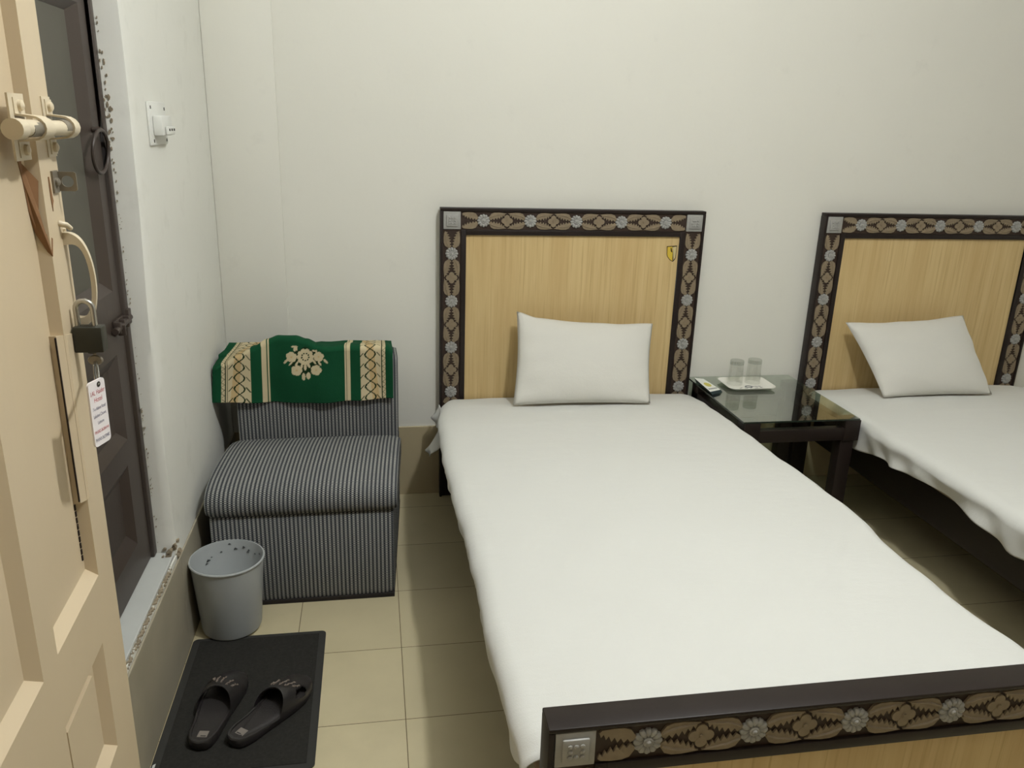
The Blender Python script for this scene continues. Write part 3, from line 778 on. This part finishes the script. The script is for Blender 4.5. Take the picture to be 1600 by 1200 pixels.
# pillows
def make_pillow(c, th, top_tab, label, seed, right_tab=None, left_tab=None):
    bl, br, tr, tl = [Vector(q) for q in c]
    nrm = (br-bl).cross(tl-bl).normalized()
    if nrm.y > 0: nrm = -nrm
    upv = ((tl+tr)/2-(bl+br)/2).normalized(); rtv = (br-bl).normalized()
    b = MB()
    N = 44
    def pt(u, v, sgn):
        p = bl.lerp(br, u).lerp(tl.lerp(tr, u), v)
        p = p+upv*interp(top_tab, u)*v*v
        e = .010
        p = p+rtv*(e*math.sin(PI*v))*(1-u)**4-rtv*(e*math.sin(PI*v))*u**4 + upv*(.006*math.sin(PI*u))*(1-v)**4
        a, q = 1-abs(2*u-1)**2.6, 1-abs(2*v-1)**2.4
        h = (max(0, a)*max(0, q))**.52
        wr = .0035*math.sin(9*u+14*v+seed)*(1-h)+.0025*math.sin(26*v-7*u+seed*2)*(abs(2*u-1)**2)+.002*math.sin(31*u+8*v)*(abs(2*v-1)**3)
        wr *= h**.35
        return p+nrm*sgn*(th*h*(1.0 if sgn > 0 else .75)+wr*(1 if sgn > 0 else 0))
    b.grid(N, N, lambda u, v: pt(u, v, 1)); b.grid(N, N, lambda u, v: pt(1-u, v, -1))
    b.uv = {}
    o = b.build('pillow', 'pillow', smooth=180); tag(o, label, 'pillow', 'white pillows'); return o
make_pillow([(1.062, -.295, .484), (1.592, -.315, .484), (1.650, -.110, .747), (1.098, -.110, .800)], .060, [(0, 0), (.15, -.018), (.4, -.022), (.7, -.016), (1, 0)],
            'white pillow leaning upright on the headboard nearest the armchair', .4)
make_pillow([(2.572, -.322, .484), (3.068, -.318, .484), (3.035, -.105, .768), (2.492, -.105, .742)], .060, [(0, 0), (.3, -.012), (.6, -.014), (1, 0)],
            'white pillow tilted sideways on the headboard right of the table', 2.2)

# ------------------------------------------------------------------ side table, tray, tumblers, packet
tb = empty('side_table', (2.07, -.31, 0)); tag(tb, 'dark wooden side table with a green glass top between the beds', 'table')
X0, X1, Y0, Y1 = 1.868, 2.328, -.556, -.055
b = MB().box(1.862, 2.321, -.558, -.012, .4825, .4885); b.mi = [0]*len(b.f)
gt = b.build('glass_top', 'table_glass', tb)
b = MB()
b.box(1.862, 2.321, -.5586, -.5580, .4825, .4885); b.box(1.8614, 1.862, -.558, -.012, .4825, .4885)
b.build('glass_rim', 'glass_edge', tb)
b = MB()
b.box(X0, X1, Y0, Y0+.035, .403, .450, .002); b.box(X0, X1, Y1-.035, Y1, .403, .450, .002)
b.box(X0, X0+.035, Y0+.035, Y1-.035, .403, .450, .002); b.box(X1-.035, X1, Y0+.035, Y1-.035, .403, .450, .002)
for x in (X0, X1-.062):
    for y in (Y0-.002, Y1-.06): b.box(x, x+.062, y, y+.062, .401, .4820, .002)
b.build('frame', 'darkwood', tb, smooth=30)
for x in (X0+.012, X1-.066):
    for y in (Y0+.006, Y1-.058):
        MB().box(x, x+.054, y, y+.05, 0, .402, .002).build('leg', 'darkwood', tb, smooth=30)
# tray
tr = empty('tray', (2.072, -.15, .4887)); tag(tr, 'small white melamine tray on the glass table holding two tumblers', 'tray')
def rrect(hx, hy, r, n=6):
    P_ = []
    for (cx, cy, a0) in ((hx-r, hy-r, 0), (-hx+r, hy-r, 90), (-hx+r, -hy+r, 180), (hx-r, -hy+r, 270)):
        for k in range(n+1): a = math.radians(a0+90*k/n); P_.append((cx+r*math.cos(a), cy+r*math.sin(a)))
    return P_
b = MB(); loops = [(.080, .055, .018, 0.0), (.088, .063, .022, .002), (.100, .076, .028, .012), (.102, .078, .029, .0125), (.101, .077, .028, .0145), (.087, .062, .022, .0045), (.078, .053, .018, .003)]
V = []
tx_, ty_ = 2.062, -.147
for (hx, hy, r_, z) in loops: V += [Vector((tx_+x, ty_+y, .4888+z)) for x, y in rrect(hx, hy, r_)]
n = len(rrect(.1, .1, .02)); F = [[i*n+k, i*n+(k+1) % n, (i+1)*n+(k+1) % n, (i+1)*n+k] for i in range(len(loops)-1) for k in range(n)]+[list(range(n))[::-1], list(range((len(loops)-1)*n, len(loops)*n))]
b.add(V, F); b.build('dish', 'melamine', tr, smooth=40)
b = MB()
for (x, y, rx, ry) in ((2.062, -.170, .014, .010),):
    b.tube([(x+rx*math.cos(a), y+ry*math.sin(a), .4922) for a in [2*PI*k/20 for k in range(20)]], .002, 6, closed=True)
for k in range(5):
    x = 2.017+k*.022; b.tube([(x, -.187+.003*math.sin(k*2), .4921), (x+.012, -.185+.004*math.cos(k*3), .4921)], .0013, 5)
for k in range(3):
    x = 2.077+k*.014; b.tube([(x, -.165, .4921), (x+.010, -.171, .4921)], .0012, 5)
b.build('printed_mark', 'print', tr)
def tumbler(x, y, label):
    z0 = .4928; h = .101
    prof = [(.0315, 0), (.0322, .0015), (.0315, .004), (.0295, h*.5), (.0284, h-.016), (.0258, h-.016), (.0270, h*.5), (.0292, .004), (.0300, 0), (.0315, 0)]
    t_ = empty('tumbler', (x, y, z0)); tag(t_, label, 'tumbler', 'upturned tumblers on the tray')
    MB().lathe(prof, (x, y, z0), 40).build('wall', 'tumbler', t_, smooth=50)
    MB().lathe([(.0005, h-.016), (.0284, h-.0158), (.0280, h-.003), (.0268, h), (.0005, h)], (x, y, z0), 40).build('thick_base', 'tumbler_base', t_, smooth=50)
tumbler(2.020, -.128, 'clear upturned glass tumbler at the left end of the white tray')
tumbler(2.103, -.118, 'clear upturned glass tumbler at the right end of the white tray')
# packet
pk = empty('packet', (1.875, -.2, .4886)); tag(pk, 'small white and teal packet with a yellow mark left of the tray', 'packet')
def kk(x, y, z): f_ = (CAM.z-z)/(CAM.z-.525); return Vector((CAM.x+(x-CAM.x)*f_, CAM.y+(y-CAM.y)*f_, z))
pa, pb_, pc_, pd = kk(1.836, -.140, .509), kk(1.869, -.156, .506), kk(1.882, -.296, .501), kk(1.830, -.318, .503)
tops = [pa, pb_, pc_, pd]; bots = [Vector((p.x+.012, p.y+.006, .4888)) for p in tops]
b = MB(); b.add(tops+bots, [[4, 5, 6, 7], [0, 1, 5, 4], [1, 2, 6, 5], [2, 3, 7, 6], [3, 0, 4, 7]]); b.build('wrapper_side', 'teal', pk, fix=True)
up = Vector((0, 0, .0006))
b = MB(); b.add([p for p in tops]+[p+up for p in tops], [[0, 1, 2, 3], [4, 5, 6, 7], [0, 1, 5, 4], [1, 2, 6, 5], [2, 3, 7, 6], [3, 0, 4, 7]]); b.build('wrapper_top', 'packet', pk)
def PK(a, c, d): return pa.lerp(pb_, a).lerp(pd.lerp(pc_, a), c)+Vector((0, 0, .0007+d))
b = MB(); b.prism([(.52+.30*math.cos(t_), .52+.16*math.sin(t_)) for t_ in [2*PI*k/16 for k in range(16)]], PK, 0, .0004); b.build('yellow_mark', 'yellow', pk)
b = MB()
for k in range(5): b.prism([(.12+k*.17, .80), (.24+k*.17, .80), (.24+k*.17, .87), (.12+k*.17, .87)], PK, 0, .0004)
b.build('printed_line', 'print', pk)

# ------------------------------------------------------------------ armchair
ch = empty('armchair', (.33, -.44, 0)); tag(ch, 'low armless chair in grey woven check fabric in the corner', 'chair')
def loft_x(mb, prof, x0, x1, nx=24, dome=0.0, side_round=0.02, wav=0.0, shear=0.0):
    arc = [0]
    for a, c in zip(prof, prof[1:]): arc.append(arc[-1]+math.hypot(c[0]-a[0], c[1]-a[1]))
    cy = sum(p[0] for p in prof)/len(prof); cz = sum(p[1] for p in prof)/len(prof)
    V = []; U = []
    for i in range(nx+1):
        s = i/nx; x = lerp(x0, x1, s); e = min(x-x0, x1-x)
        k = 1-side_round*max(0, 1-e/.03)**2
        for (y, z), a in zip(prof, arc):
            dz = dome*math.sin(PI*s)**.7*max(0, (z-cz))/.05 if dome else 0
            V.append(Vector((x+shear*(y+.77), cy+(y-cy)*k, cz+(z-cz)*k+dz+wav*math.sin(s*9+y*14)*(1 if z > cz else 0)))); U.append((x, a))
    m = len(prof)
    F = [[i*m+j, (i+1)*m+j, (i+1)*m+(j+1) % m, i*m+(j+1) % m] for i in range(nx) for j in range(m-1)]
    mb.add(V, F, U)
    for i in (0, nx):
        mb.add([V[i*m+j] for j in range(m)], [list(range(m))], [(p[0], p[1]) for p in prof])
def rnd(poly, r, n=5):
    out = []; N = len(poly)
    for i in range(N):
        p = Vector(poly[i]); a = Vector(poly[i-1]); c = Vector(poly[(i+1) % N]); rr = r[i] if isinstance(r, (list, tuple)) else r
        if rr <= 0: out.append(tuple(p)); continue
        p0 = p+(a-p).normalized()*rr; p1 = p+(c-p).normalized()*rr
        for k in range(n+1): t_ = k/n; q = p0*(1-t_)**2+p*2*t_*(1-t_)+p1*t_*t_; out.append((q.x, q.y))
    return out
CX0, CX1 = .046, .602
b = MB(); loft_x(b, [(-.08, .012), (-.765, .012), (-.770, .03), (-.770, .308), (-.764, .316), (-.08, .316), (-.08, .012)], CX0, CX1, 20, shear=.06); b.build('base', 'woven', ch, smooth=40, fix=False)
b = MB().box(CX0-.001, CX1+.001, -.773, -.08, 0, .013, .001, tf=lambda p: Vector((p.x+.06*(p.y+.77), p.y, p.z))); b.build('plinth', 'plinth', ch)
seat = [(-.740, .314), (-.770, .315), (-.779, .322), (-.785, .338), (-.785, .358), (-.778, .377), (-.762, .392), (-.735, .403), (-.70, .411), (-.65, .417), (-.58, .420), (-.50, .419), (-.42, .412), (-.36, .402), (-.325, .388), (-.305, .36), (-.30, .316)]
seat.append(seat[0])
b = MB(); loft_x(b, seat, CX0-.008, CX1+.014, 30, dome=.008, side_round=.06, wav=.001, shear=.06); b.build('seat_cushion', 'woven', ch, smooth=60, fix=False)
back = rnd([(-.312, .322), (-.318, .690), (-.075, .664), (-.075, .318), (-.25, .318)], [.005, .03, .03, .01, .01], 6); back.append(back[0])
b = MB(); loft_x(b, back, .075, .636, 26, side_round=.03); b.build('backrest', 'woven', ch, smooth=60, fix=False)

# ------------------------------------------------------------------ shawl over the chair back
GREEN = srgb(24, 74, 48); CREAM = srgb(200, 186, 152); CREAM2 = srgb(194, 168, 124); DKG = srgb(28, 48, 28)
def ell(U, V, cx, cy, rx, ry, a=0):
    dx, dy = U-cx, V-cy; c, s = math.cos(a), math.sin(a); x, y = dx*c+dy*s, -dx*s+dy*c
    return (x/rx)**2+(y/ry)**2 < 1
def petal(U, V, cx, cy, r, n, ph=0):
    d = math.hypot(U-cx, V-cy); a = math.atan2(V-cy, U-cx); return d < r*(.84+.17*abs(math.cos(n*a/2+ph))**.6)
def pattern(U, V):
    # side borders; U 42..1525, V grows downwards (hem at 610)
    def border(x):      # x: 0 outer edge .. towards the centre
        if x < 68: return GREEN
        if x < 98:
            k = ((V+x*.9) % 46); return DKG if (abs(((V % 46)-23))*1.3-(x-68)) % 46 < 5 else CREAM
        if x < 104: return DKG
        if x < 116: return CREAM
        if x < 121: return DKG
        if x < 310:
            y = (V+30) % 190; c = 215; amp = 42*math.sin(2*PI*y/190)
            if abs(x-(c+amp)) < 7 or abs(x-(c-amp)) < 7: return DKG
            for yy in (48, 142):
                if abs(y-yy) < 26:
                    for sg in (1, -1):
                        xx = c+sg*(46+.85*(y-yy+26)); xx2 = c+sg*(46+.6*(26-(y-yy)))
                        if abs(x-xx) < 5 and y > yy-16: return DKG
            return CREAM if (x+V*.1) % 200 > 60 else CREAM2
        if x < 395: return GREEN
        if x < 437: return CREAM
        if x < 445: return GREEN
        if x < 458: return CREAM
        return None
    xl = U-42; xr = 1525-U
    if xl < 458: return border(xl)
    if xr < 410:
        # right border is a little narrower
        q = xr*1.0
        if q < 60: return GREEN
        if q < 90: return DKG if (abs(((V % 46)-23))*1.3-(q-60)) % 46 < 5 else CREAM
        if q < 95: return DKG
        if q < 104: return CREAM
        if q < 108: return DKG
        if q < 272: return border(q+24)
        if q < 360: return GREEN
        if q < 388: return CREAM
        if q < 395: return DKG
        return CREAM
    # bouquet
    for (cx, cy, r) in ((797, 205, 70),):
        if petal(U, V, cx, cy, r, 10):
            d = math.hypot(U-cx, V-cy)
            if 24 < d < 36 and math.sin(9*math.atan2(V-cy, U-cx)) > -.5: return DKG
            return CREAM
    for (cx, cy, r) in ((685, 205, 44), (907, 205, 42), (725, 320, 45), (885, 320, 45)):
        if petal(U, V, cx, cy, r, 5, .6 if cy < 300 else PI):
            return CREAM2 if math.hypot(U-cx, V-cy) < 8 else CREAM
    for e in ((780, 375, 15, 32, 0), (820, 368, 18, 30, 0), (640, 245, 10, 26, .7), (962, 245, 10, 26, -.7), (680, 258, 7, 24, .7), (915, 262, 8, 24, -.6), (868, 245, 9, 30, -.6),
              (765, 285, 9, 24, .15), (795, 295, 11, 28, 0), (822, 275, 12, 28, -.4), (712, 118, 26, 9, 0), (712, 140, 10, 18, 0), (728, 130, 7, 22, 0), (870, 155, 18, 8, .3), (888, 160, 7, 16, 0), (725, 262, 9, 22, .5)):
        if ell(U, V, *e): return CREAM
    return DKG if petal(U, V, 797, 250, 128, 8) else GREEN
XL_, XR_ = .010, .618
ridge = [(0, .662), (.06, .676), (.14, .700), (.22, .726), (.30, .750), (.36, .762), (.45, .763), (.51, .750), (.57, .730), (.63, .724), (.9, .726), (.97, .724), (1.0, .708)]
hem = [(0, .540), (.3, .530), (.5, .527), (.8, .531), (1.0, .538)]
NU, NV = 330, 190
LFRONT = .235
cols = []; V = []
for i in range(NU):
    u = i/(NU-1)
    rz, hz_ = interp(ridge, u), interp(hem, u)
    yfr = -.331-.006*math.sin(u*14)-.004*math.sin(u*31+1)
    xo = lerp(XL_, XR_, u)
    for j in range(NV):
        v = j/(NV-1); wdt = .42*v
        fl = rz-hz_
        rb = .672
        if wdt < fl-.012:                 # front hang
            z = hz_+wdt; y = yfr+.006*math.sin(u*9+z*20)*(1-wdt/fl); x = xo-.010*(1-u)*(1-wdt/fl)
        else:
            s = wdt-(fl-.012)
            if s < .024:
                a = s/.024*PI/2; z = rz-.012+.012*math.sin(a); y = yfr+.012*(1-math.cos(a))
            else:
                q = s-.024; dep = min(q, .205); t_ = dep/.205
                y = yfr+.012+dep; z = lerp(rz, rb+.018, sm(t_)); z = max(z, rb+.010 if t_ > .35 else z)
                if u > .12 and u < .98: z = max(z, .6955-.107*dep)
                if q > .205: z -= min(q-.205, .04)
            x = xo+.022*(1-u)*sm((s-.024)/.2)
        V.append(Vector((x, y, z)))
        cols.append(pattern(42+u*1483, 610-wdt/.0004125*1.0*(.985)))
b = MB(); F = [[i*NV+j, (i+1)*NV+j, (i+1)*NV+j+1, i*NV+j+1] for i in range(NU-1) for j in range(NV-1)]
b.add(V, F); shw = b.build('shawl', 'shawl', smooth=180, fix=False)
ca = shw.data.color_attributes.new('weave', 'FLOAT_COLOR', 'POINT')
ca.data.foreach_set('color', [c for q in cols for c in q])
so = shw.modifiers.new('thickness', 'SOLIDIFY'); so.thickness = .004; so.offset = 1
tag(shw, 'green shawl with cream floral borders draped over the chair back', 'shawl')

# ------------------------------------------------------------------ waste bin, mat, slippers
bc = Vector((.111, -.880, .0064)); H = .234
bn = empty('waste_bin', bc); tag(bn, 'round grey plastic waste bin between the armchair and the left wall', 'bin')
prof = [(.0005, 0), (.078, 0), (.084, .003), (.0865, .010), (.1035, H-.008), (.1065, H-.007), (.1078, H-.003), (.1060, H), (.1030, H), (.1012, H-.006), (.0835, .012), (.080, .006), (.0005, .005)]
b = MB().lathe(prof, bc, 64); b.build('bucket', 'bin', bn, smooth=40)
b = MB()
for (a, z, r_) in ((95, .222, .0035), (85, .205, .005), (70, .212, .004), (60, .205, .003), (62, .198, .0035), (110, .200, .003), (135, .185, .006), (139, .177, .004), (150, .15, .003), (45, .2, .003), (30, .21, .003), (128, .192, .003)):
    a = math.radians(a); rr = lerp(.0838, .1010, z/H)-.0012
    q = bc+Vector((rr*math.cos(a), rr*math.sin(a), z)); t_ = Vector((-math.sin(a), math.cos(a), 0))
    b.tube([q-t_*r_, q+t_*r_*.2+Vector((0, 0, r_*.5)), q+t_*r_+Vector((0, 0, -r_*.3))], [r_*.25, r_*.5, r_*.2], 6)
b.build('dirt_specks', 'speck', bn, kind='stuff')

dm = empty('doormat', (.2, -1.25, 0)); tag(dm, 'black rectangular doormat under the slippers beside the left wall', 'doormat')
MX0, MX1, MY0, MY1 = .010, .392, -1.492, -.940
b = MB(); rr = rrect((MX1-MX0)/2, (MY1-MY0)/2, .014, 5); mc = ((MX0+MX1)/2, (MY0+MY1)/2)
b.prism(rr, lambda x, y, d: Vector((mc[0]+x, mc[1]+y, d)), 0.0, .0045); b.build('border', 'mat_edge', dm)
b = MB(); b.box(MX0+.020, MX1-.020, MY0+.016, MY1-.014, .0040, .0062, .0008); b.build('pile', 'mat', dm)

def slipper(heel, toe, flip, label, lift=.0065):
    heel = Vector((heel[0], heel[1], 0)); toe = Vector((toe[0], toe[1], 0)); L = (toe-heel).length; ax = (toe-heel).normalized(); sd_ = Vector((ax.y, -ax.x, 0))*flip   # sd_: towards the outer side
    sp = empty('slipper', heel.lerp(toe, .5)+Vector((0, 0, lift))); tag(sp, label, 'slipper', 'pair of black slippers')
    OUT = [(0, .0), (.02, .020), (.06, .029), (.15, .037), (.3, .042), (.45, .049), (.6, .055), (.75, .056), (.87, .046), (.95, .032), (.985, .018), (1, 0)]
    INN = [(0, .0), (.02, .020), (.06, .028), (.15, .034), (.3, .036), (.45, .039), (.6, .045), (.75, .050), (.87, .047), (.95, .036), (.985, .022), (1, 0)]
    def lin(tab, x):
        for (a, p), (c, q) in zip(tab, tab[1:]):
            if x <= c: return p+(q-p)*(x-a)/(c-a)
        return tab[-1][1]
    SP = lambda u, v, z: heel+ax*(u*L)+sd_*v+Vector((0, 0, lift+z))
    us = [0, .008, .02, .04, .06, .1, .15]+[.15+.05*k for k in range(1, 15)]+[.9, .93, .95, .97, .985, .995, 1]
    outline = [(u, lin(OUT, u)) for u in us]+[(u, -lin(INN, u)) for u in us[::-1][1:-1]]
    base = lambda u: .018+.007*sm((.35-u)/.35)+.004*sm((u-.85)/.15)
    b = MB(); n = len(outline); V = []
    for (k, h) in ((.93, 0), (1.0, .006), (1.0, 1), (.96, 1.12), (.86, 1.10), (.84, .93)):
        for (u, v) in outline:
            uu = .5+(u-.5)*(1 if k >= 1 else (1-(1-k)*.5)); V.append(SP(uu, v*k, h if h < .05 else base(u)*h))
    F = [[i*n+j, i*n+(j+1) % n, (i+1)*n+(j+1) % n, (i+1)*n+j] for i in range(5) for j in range(n)]+[list(range(n))]
    b.add(V, F); b.build('sole', 'slipper', sp, smooth=40)
    b = MB(); V = [SP(.5+(u-.5)*.93, v*.85, base(u)*.94) for (u, v) in outline]; b.add(V, [list(range(n))]); b.build('insole', 'insole', sp, fix=False)
    # upper: vaulted shell over the forefoot
    nu, nv = 26, 22
    def up_(u, v, off=0):
        cut = .50+.10*abs(v-.5)*2*(1 if v < .5 else .6)-.02
        cut = .44+.14*(abs(v-.5)*2)**1.0*0
        uu = lerp(.42+.15*math.sin(PI*v)**1.2, .985, u)
        a, c = lin(OUT, uu), -lin(INN, uu)
        th = PI*v; mid_ = (a+c)/2; hw = (a-c)/2
        hh = lerp(.053, .006, u**1.4)
        return SP(uu, mid_+hw*1.01*math.cos(th), base(uu)*.75+(hh+off)*math.sin(th)**.8+.002)
    b = MB(); V = []; F = []
    for off in (0, -.0045):
        for i in range(nu):
            for j in range(nv): V.append(up_(i/(nu-1), j/(nv-1), off))
    hole = lambda i, j: ((i-12)/4.2)**2+((j-(4.2))/2.1)**2 < 1
    for i in range(nu-1):
        for j in range(nv-1):
            if hole(i+.5, j+.5): continue
            a = i*nv+j; F.append([a, a+1, a+nv+1, a+nv]); c = nu*nv+a; F.append([c, c+nv, c+nv+1, c+1])
    for j in range(nv-1): F.append([j, nu*nv+j, nu*nv+j+1, j+1])
    b.add(V, F); b.build('upper', 'slipper', sp, smooth=60)
    b = MB()
    for (u0_, v0_, l_, dv) in ((.10, .62, .3, .05), (.12, .52, .34, .0), (.16, .44, .34, -.03), (.18, .70, .22, .08), (.32, .36, .2, -.05)):
        b.tube([up_(u0_+l_*k/8, v0_+dv*k/8+.012*math.sin(k*2.2), .0008) for k in range(9)], [.001+.0022*(k % 2) for k in range(9)], 6)
    pat = b.build('scuffed_pattern', 'slipwear', sp, smooth=50); pat['label'] = 'pale scuffed leaf pattern'
    b = MB(); V = []
    q = [(.09, -.012), (.09, .012), (.165, .012), (.165, -.012)]
    b.prism(q, lambda u, v, d: SP(u, v, base(.13)*.945+.0006+d), 0, .0008); pt = b.build('heel_label', 'patch', sp); pt['label'] = 'small grey square label'
    b = MB(); b.prism([(.098, -.009), (.098, .004), (.108, .004), (.108, -.009)], lambda u, v, d: SP(u, v, base(.13)*.945+.0015+d), 0, .0004); b.build('label_print', 'insole', sp)
slipper((.112, -1.408), (.158, -1.132), -1, 'black slipper nearer the left wall on the doormat')
slipper((.189, -1.406), (.352, -1.178), 1, 'black slipper at the open side of the doormat, angled away from its pair')

b = MB().box(0, 1, 0, 1, 0, 1, tf=lambda p: Vector((.008+p.x*.012, -1.435-p.y*.018, .001+p.z*.001+p.x*.006)))
tag(b.build('paper_scrap', 'paper'), 'tiny white paper scrap between the doormat and left wall', 'paper')

# ------------------------------------------------------------------ ceiling lamp (above the frame)
cl = empty('ceiling_lamp', (LAMP.x, LAMP.y, CZ)); tag(cl, 'bare white bulb hanging from the ceiling above the beds', 'lamp')
b = MB().lathe([(.0005, 0), (.045, 0), (.045, -.015), (.02, -.03), (.018, -.25), (.0005, -.25)], (LAMP.x, LAMP.y, CZ), 24); b.build('holder', 'plastic', cl, smooth=40)
b = MB().lathe([(.0005, 0), (.014, 0), (.018, -.03), (.032, -.06), (.034, -.08), (.026, -.10), (.0005, -.112)], (LAMP.x, LAMP.y, CZ-.25), 24); b.build('bulb', 'bulb', cl, smooth=60)
